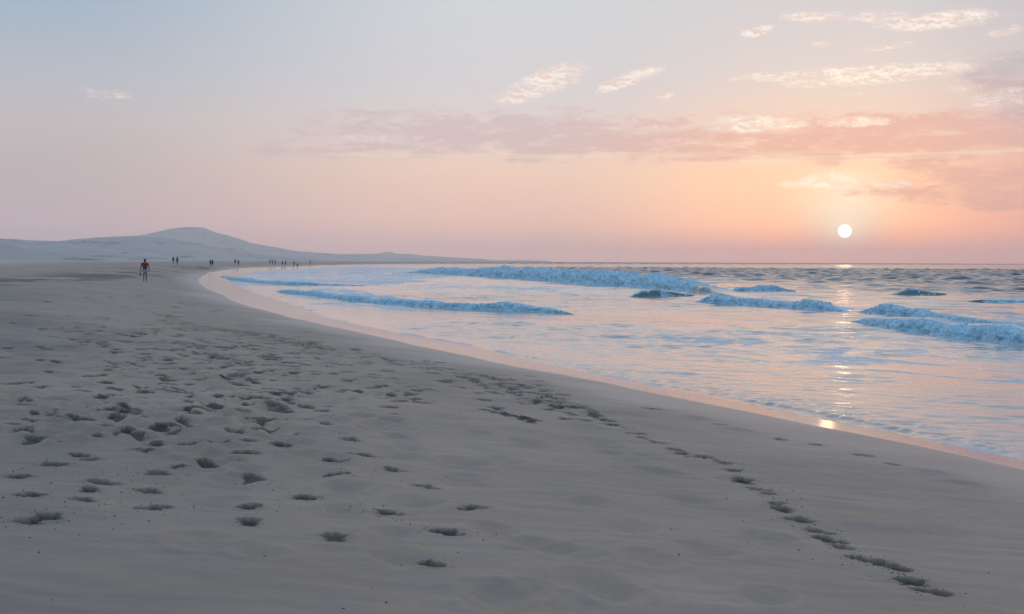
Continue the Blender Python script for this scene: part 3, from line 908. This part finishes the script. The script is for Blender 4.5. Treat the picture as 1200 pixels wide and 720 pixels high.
breaker('longest band of foam, breaking farthest out, with a dark green curl at one end', [(470, 319.5, 1, .9), (495, 321, 5, 1), (560, 324.5, 8, 1), (620, 328, 10, 1), (680, 332, 11, 1), (740, 337, 12, 1), (790, 342, 13, 1), (800, 342.6, 13, .8), (812, 343.3, 13, .35), (824, 344, 11.5, .15), (836, 344.6, 8, .1), (848, 345.2, 4, .1), (862, 346, .5, .1)], 101, .22, 3)
breaker('thin curving foam line closest to the beach, running out of the bay', [(322, 338, 1, 1), (329, 342, 3, 1), (345, 347.5, 4, 1), (400, 352.5, 5, 1), (460, 356.5, 5, 1), (520, 360, 5, 1), (560, 362.5, 6.5, 1), (600, 365.5, 6.5, 1), (640, 367.5, 6.5, .9), (660, 367, 5.5, .4), (674, 365, 1, .2)], 112, .12, 3)
breaker('small dark unbroken hump just below the green curl', [(738, 346.5, 1, .1), (752, 348, 5, .25), (772, 349, 7, .3), (792, 348.5, 6, .3), (808, 347, 3, .2), (820, 346, 1, .1)], 123, .12, 1)
breaker('blue white breaker beyond the sun glint, sagging in its middle', [(812, 352, 1, 1), (822, 354.5, 8, 1), (835, 356.5, 10, 1), (858, 358, 8, 1), (880, 359, 6.5, 1), (903, 360, 6, 1), (920, 359, 6, .8), (933, 360.5, 9, .5), (946, 364.5, 9, .8), (962, 366, 5, .8), (990, 365, 1.5, .6), (1002, 364.5, .5, .4)], 134, .12)
breaker('upper foam ridge trailing behind the large foam roll', [(1003, 365, 1, 1), (1012, 366, 6, 1), (1033, 368.5, 9, 1), (1055, 372.5, 7, 1), (1093, 374, 5.5, 1), (1127, 375, 4.5, .9), (1160, 380, 3, .8), (1200, 385, 2.5, .8), (1240, 388, 1, .6)], 145, .10)
breaker('large front foam roll, the thickest and nearest to the wet sand', [(994, 374, 1, 1), (1002, 378, 6, 1), (1012, 381.5, 9, 1), (1033, 383, 10, 1), (1053, 385.5, 10, 1), (1080, 391, 11, 1), (1107, 395.5, 12, 1), (1133, 398.5, 13, 1), (1167, 404, 15, 1), (1187, 404, 14, 1), (1210, 404, 13, 1), (1250, 407, 13, 1), (1300, 412, 10, 1), (1330, 414, 1, 1)], 156, .07)
breaker('lone peaked dark swell without foam, right of the sun', [(1050, 345.5, 1, 0), (1062, 346.5, 5, .2), (1073, 347, 7.5, .25), (1086, 346.5, 5.5, .25), (1100, 345.5, 3, .2), (1116, 345, 1, 0)], 167, .12, 1)
breaker('half broken choppy wave behind the sagging breaker', [(858, 341.5, 1, .3), (868, 342, 5, .6), (880, 341.8, 4, .5), (893, 342, 6.5, .5), (908, 342.2, 6, .5), (922, 341.5, 3, .4), (935, 341, 1, .2)], 178, .14, 1)
breaker('low foam front spreading into the bend of the bay', [(250, 325, .5, 1), (258, 327, 2.5, 1), (272, 329.3, 3, 1), (303, 331, 3, 1), (337, 335, 3.5, 1), (352, 335, 3, .9), (375, 334, 2.5, .9), (410, 335, 2, .8), (440, 335, 1, .6)], 189, .2, 3)
breaker('faint low swell line near the edge of the open water', [(1130, 354, .5, .2), (1145, 354.5, 3, .4), (1170, 354, 3.5, .5), (1200, 355, 3, .5), (1230, 356, 1, .3)], 199, .14, 1)


# ------------------------------------------------------------------ people
M_SKIN = plain('tanned_skin', (.20, .115, .075), .6)
M_HAIR = plain('dark_hair', (.012, .010, .009), .6)
CLOTH = {}


def cloth(name, col):
    if name not in CLOTH: CLOTH[name] = plain(name, col, .85)
    return CLOTH[name]


def skin(name, joints, edges, mat, parent, sub=1, root=0):
    names = list(joints)
    me = bpy.data.meshes.new(name)
    me.from_pydata([joints[k][:3] for k in names], [(names.index(a), names.index(b)) for a, b in edges], [])
    o = bpy.data.objects.new(name, me); COL.objects.link(o)
    sm = o.modifiers.new('s', 'SKIN'); sm.use_smooth_shade = True
    sv = me.skin_vertices[0].data
    for i, k in enumerate(names):
        r = joints[k][3]
        sv[i].radius = r if isinstance(r, tuple) else (r, r)
        sv[i].use_root = (i == root)
    ss = o.modifiers.new('ss', 'SUBSURF'); ss.levels = sub; ss.render_levels = sub
    dg = bpy.context.evaluated_depsgraph_get()
    nm = bpy.data.meshes.new_from_object(o.evaluated_get(dg))
    o.modifiers.clear(); o.data = nm; bpy.data.meshes.remove(me)
    nm.name = name
    nm.materials.clear(); nm.materials.append(mat)
    for p in nm.polygons: p.use_smooth = True
    o.parent = parent
    return o


def person(label, x, y, z, height, face, top, bottom, group, pose='walk', ph=1, long_hair=False, carry=False, bulk=1.0, fine=False, skirt=False):
    """a walking, standing or crouching adult; local +y is where the person looks"""
    root = bpy.data.objects.new('person', None); COL.objects.link(root)
    root.location = (x, y, z); root.rotation_euler = (0, 0, face); k = height / 1.76
    root.scale = (k, k, k)
    st = .20 * ph if pose == 'walk' else .03
    dz = 0.0
    b = bulk
    J = {}
    if pose == 'crouch':
        J['pel'] = (0, -.12, .36, .14 * b); J['waist'] = (0, -.03, .55, .13 * b); J['chest'] = (0, .10, .76, (.16 * b, .11)); J['neck'] = (0, .17, .92, .055)
        J['h0'] = (0, .20, .99, .07); J['h1'] = (0, .22, 1.07, .095); J['h2'] = (0, .22, 1.15, .075)
        for s, n in ((-1, 'l'), (1, 'r')):
            J['hip' + n] = (s * .09, -.11, .34, .10); J['kn' + n] = (s * .13, .28, .46, .065); J['an' + n] = (s * .11, .02, .07, .042); J['to' + n] = (s * .12, .20, .03, .035)
            J['sh' + n] = (s * .19, .10, .84, .06); J['el' + n] = (s * .25, .28, .62, .043); J['wr' + n] = (s * .16, .42, .45, .032); J['ha' + n] = (s * .13, .47, .38, .034)
    else:
        J['pel'] = (0, 0, .94, (.135 * b, .10 * b)); J['waist'] = (0, .0, 1.10, (.125 * b, .095 * b)); J['chest'] = (0, .01, 1.32, (.155 * b, .105 * b)); J['neck'] = (0, .0, 1.49, .052)
        J['h0'] = (0, .015, 1.56, .066); J['h1'] = (0, .015, 1.65, .088); J['h2'] = (0, .01, 1.72, .066)
        for s, n in ((-1, 'l'), (1, 'r')):
            q = s * st
            J['hip' + n] = (s * .085, 0, .88, .092)
            J['kn' + n] = (s * .09, .55 * q + .03, .49 + (.03 if q < 0 else 0), .060)
            J['an' + n] = (s * .085, 1.0 * q - (.06 if q < 0 else 0), .075 + (.09 if q < 0 and pose == 'walk' else 0), .040)
            J['to' + n] = (s * .095, 1.0 * q + .12, .03 + (.03 if q < 0 and pose == 'walk' else 0), .035)
            J['sh' + n] = (s * .185 * b, 0, 1.42, .058)
            J['el' + n] = (s * (.27 if carry else .23) * b, -.35 * q - .03, 1.14, .042)
            J['wr' + n] = (s * (.31 if carry else .25) * b, -.75 * q + .04, .90, .030)
            J['ha' + n] = (s * (.32 if carry else .255) * b, -.8 * q + .06, .81, .036)
    E = [('pel', 'waist'), ('waist', 'chest'), ('chest', 'neck'), ('neck', 'h0'), ('h0', 'h1'), ('h1', 'h2')]
    for n in 'lr':
        E += [('pel', 'hip' + n), ('hip' + n, 'kn' + n), ('kn' + n, 'an' + n), ('an' + n, 'to' + n), ('chest', 'sh' + n), ('sh' + n, 'el' + n), ('el' + n, 'wr' + n), ('wr' + n, 'ha' + n)]
    if fine:                                             # five fingers, loosely curled
        for s, n in ((-1, 'l'), (1, 'r')):
            hx, hy, hz, _ = J['ha' + n]
            for fi, (dy, ln_) in enumerate(((.030, .070), (.010, .078), (-.010, .072), (-.028, .058))):
                J[f'f{n}{fi}a'] = (hx + s * .002, hy + dy, hz - .05, .010); J[f'f{n}{fi}b'] = (hx - s * .012, hy + dy + .004, hz - .05 - ln_, .008)
                E += [('ha' + n, f'f{n}{fi}a'), (f'f{n}{fi}a', f'f{n}{fi}b')]
            J[f't{n}'] = (hx - s * .018, hy + .055, hz - .035, .010); E += [('ha' + n, f't{n}')]
    skin('body', J, E, M_SKIN, root, 2 if fine else 1)

    def grow(keys, d, cut=None):
        o = {}
        for q in keys:
            a, b_, c, r = J[q]
            o[q] = (a, b_, c, tuple(v + d for v in r) if isinstance(r, tuple) else r + d)
        return o
    # shirt
    K = grow(['waist', 'chest', 'shl', 'shr'], .034)
    pz = J['pel']
    K['low'] = (pz[0], pz[1], pz[2] + .03, (.155 * b, .115 * b))
    K['col'] = (*(np.array(J['neck'][:3]) * .5 + np.array(J['chest'][:3]) * .5), (.085, .075))
    EE = [('low', 'waist'), ('waist', 'chest'), ('chest', 'shl'), ('chest', 'shr'), ('chest', 'col')]
    for n in 'lr':
        a, c = np.array(J['sh' + n][:3]), np.array(J['el' + n][:3])
        K['sl' + n] = (*(a + (c - a) * .62), .058); EE.append(('sh' + n, 'sl' + n))
    skin('shirt', K, EE, cloth(*top), root, 1)
    # shorts or skirt
    if skirt:
        K = {'pel': (0, 0, .98, (.15, .115)), 'a': (0, 0, .80, (.17, .15)), 'b': (0, 0, .55, (.19, .19))}
        skin('skirt', K, [('pel', 'a'), ('a', 'b')], cloth(*bottom), root, 1)
    else:
        K = grow(['pel', 'hipl', 'hipr'], .022)
        EE = [('pel', 'hipl'), ('pel', 'hipr')]
        for n in 'lr':
            a, c = np.array(J['hip' + n][:3]), np.array(J['kn' + n][:3])
            K['th' + n] = (*(a + (c - a) * .85), .088); EE.append(('hip' + n, 'th' + n))
        skin('shorts', K, EE, cloth(*bottom), root, 1)
    # hair
    h0, h1, h2 = (np.array(J[q][:3]) for q in ('h0', 'h1', 'h2'))
    back = np.array([0, -.028, 0])
    K = {'b': (*(h1 + back + [0, -.005, .015]), .090), 'c': (*(h2 + back * .6 + [0, 0, .012]), .074), 'a': (*(h0 * .45 + h1 * .55 + back * 1.35), .072)}
    EE = [('b', 'c'), ('b', 'a')]
    if long_hair:
        K['d'] = (*(h0 + back * 2.2 + [0, 0, -.10]), .062); EE.append(('a', 'd'))
    skin('hair', K, EE, M_HAIR, root, 1)
    # face: eyes and mouth on the front of the head
    for nm_, dx_, dz_, rr, sc_ in (('eye', -.032, .0, .011, (1, .6, .8)), ('eye', .032, .0, .011, (1, .6, .8)), ('mouth', 0, -.085, .016, (1.5, .5, .45))):
        bm = bmesh.new()
        mtx = Matrix.Translation(Vector((h1 + [dx_, .083 if dz_ == 0 else .066, dz_]).tolist())) @ Matrix.Diagonal((*sc_, 1))
        bmesh.ops.create_icosphere(bm, subdivisions=1, radius=rr, matrix=mtx)
        me = bpy.data.meshes.new(nm_); bm.to_mesh(me); bm.free(); me.materials.append(M_HAIR)
        fo = bpy.data.objects.new(nm_, me); COL.objects.link(fo); fo.parent = root
    tag(root, label, 'person', group)
    return root, J, k


def height_at(x, y):
    i = int(np.clip(np.searchsorted(r_s, math.hypot(x, y)), 1, len(r_s) - 1))
    j = int(np.clip(np.searchsorted(az_s, math.degrees(math.atan2(x, y))), 1, len(az_s) - 1))
    return float(SZ[i - 1:i + 1, j - 1:j + 1].mean())


def place(px, foot, hpx, hmin=1.58, hmax=1.86):
    """distance at which both the feet and a human height agree with the photograph"""
    best = None
    d = ray(px, foot)
    for D in np.linspace(F * hmin / hpx, F * hmax / hpx, 60):
        x, y = d[0] / d[1] * D, D
        z = height_at(x, y)
        yp = D * d[2] / d[1] + EYE
        e = abs(yp - z) / D + .0012 * abs(hpx * D / F - 1.72)
        if best is None or e < best[0]: best = (e, x, y, z, hpx * D / F)
    return best[1:]


GRP = 'people walking along the beach'
x, y, z, h = place(169.8, 330.5, 26.6)
man, MJ, mk = person('walker in a red shirt and pale blue shorts, alone, carrying a dark bag', x, y, z, h, R(12), ('red_cotton', (.30, .012, .018)), ('pale_blue_cotton', (.22, .42, .50)), GRP, 'walk', 1, carry=True, bulk=1.12, fine=True)
# the dark bag in the left hand
bmx = bmesh.new()
bmesh.ops.create_cube(bmx, size=1, matrix=Matrix.Translation((0, 0, -.17)) @ Matrix.Diagonal((.12, .24, .24, 1)))
bmesh.ops.bevel(bmx, geom=bmx.edges[:], offset=.035, segments=3, affect='EDGES')
for v in bmx.verts:
    if v.co.z > -.12: v.co.x *= .45
me = bpy.data.meshes.new('bag'); bmx.to_mesh(me); bmx.free()
M_BAG = plain('dark_canvas', (.020, .022, .032), .8); me.materials.append(M_BAG)
bag = bpy.data.objects.new('bag', me); COL.objects.link(bag)
hx, hy, hz, _ = MJ['hal']
man_m = Matrix.Translation((x, y, z)) @ Matrix.Rotation(R(12), 4, 'Z') @ Matrix.Scale(mk, 4)
bag.location = man_m @ Vector((hx, hy, hz - .09)); bag.rotation_euler = (0, 0, R(12))
tag(bag, 'dark canvas bag carried low in the hand of the person in red', 'bag')
bmx = bmesh.new()
prev = None
for q in range(13):
    a = math.pi * q / 12
    cx, cz2 = -.08 * math.cos(a), -.07 + .10 * math.sin(a)
    ring = [bmx.verts.new((.010 * math.cos(b), cx - .010 * math.sin(b) * math.cos(a), cz2 + .010 * math.sin(b) * math.sin(a))) for b in np.linspace(0, 2 * math.pi, 7)[:-1]]
    if prev:
        for w in range(6): bmx.faces.new((prev[w], prev[(w + 1) % 6], ring[(w + 1) % 6], ring[w]))
    prev = ring
me = bpy.data.meshes.new('strap'); bmx.to_mesh(me); bmx.free(); me.materials.append(M_BAG)
strap = bpy.data.objects.new('strap', me); COL.objects.link(strap); strap.parent = bag

dk = ('black_cotton', (.012, .012, .016)); nv = ('navy_cotton', (.014, .018, .034)); gr = ('grey_cotton', (.06, .06, .07)); mr = ('maroon_cotton', (.11, .018, .022)); br = ('brown_cotton', (.05, .03, .02))
crowd = [
    ('shorter person of the pair beyond the red shirt, all in black with long hair', 203, 311, 9.0, dk, dk, 'walk', 1, True, True),
    ('taller person of the pair beyond the red shirt, dark top and shorts', 207.6, 311.2, 10.2, nv, dk, 'walk', -1, False, False),
    ('dark figure half hidden behind a walker at the tip of the swash', 246.6, 312.8, 8.8, gr, dk, 'walk', 1, False, False),
    ('walker in black in front, at the tip of the swash', 248.9, 314.4, 8.6, dk, dk, 'walk', -1, False, False),
    ('slim dark walker of the pair on the edge of the foam, farther from the water', 275.4, 312.8, 7.0, dk, nv, 'walk', 1, True, False),
    ('dark walker of the pair on the edge of the foam, nearer the water', 279.3, 313.8, 7.2, nv, dk, 'walk', -1, False, False),
    ('person in a dull red top highest up the sand in the far group', 316.4, 310.4, 6.0, mr, gr, 'walk', 1, False, False),
    ('person in maroon just beside the dull red top', 319.2, 311.4, 5.8, mr, dk, 'stand', 1, True, True),
    ('person in grey standing third in the far group', 322.6, 312, 5.8, gr, gr, 'stand', -1, False, False),
    ('darkest standing figure near the middle of the far group', 331.0, 312, 6.2, dk, dk, 'walk', -1, False, False),
    ('figure in navy close beside the darkest one in the far group', 334.5, 312, 6.0, nv, dk, 'walk', 1, True, False),
    ('lone upright thin figure next to someone crouching', 344.5, 312.4, 6.2, br, dk, 'stand', 1, False, False),
    ('crouching person low over the foam beside an upright figure', 348.6, 312.6, 3.6, dk, gr, 'crouch', 1, False, False),
    ('last person along the beach, farthest of all, in grey', 363.6, 310.6, 5.2, gr, br, 'walk', 1, False, False)]
for i, (lab, px, fy, hp, tp, bt, pose, ph, lh, sk) in enumerate(crowd):
    if pose == 'crouch':
        x, y, z, h = place(px, fy, 6.2)
    else:
        x, y, z, h = place(px, fy, hp)
    person(lab, x, y, z, h, R(12) + random.uniform(-.5, .5) + (math.pi if i % 4 == 2 else 0), tp, bt, GRP, pose, ph, lh, skirt=sk)

# ------------------------------------------------------------------ the evening haze over beach and sea
bm = bmesh.new()
bmesh.ops.create_cube(bm, size=1, matrix=Matrix.Translation((0, 0, 0)) @ Matrix.Diagonal((19000, 19000, 1, 1)))
for v in bm.verts: v.co.z = 92.0 if v.co.z > 0 else -2.8
me = bpy.data.meshes.new('haze'); bm.to_mesh(me); bm.free()
hz_o = bpy.data.objects.new('haze', me); COL.objects.link(hz_o)
mh = bpy.data.materials.new('evening_haze'); mh.use_nodes = True
nt = mh.node_tree
nt.nodes.remove(nt.nodes['Principled BSDF'])
pv = nt.nodes.new('ShaderNodeVolumePrincipled')
pv.inputs['Color'].default_value = (1, .91, .86, 1)
pv.inputs['Density'].default_value = .00028
pv.inputs['Anisotropy'].default_value = .72
nt.links.new(pv.outputs[0], nt.nodes['Material Output'].inputs['Volume'])
me.materials.append(mh)
tag(hz_o, 'thin pale evening haze over the beach and the sea', kind='stuff')
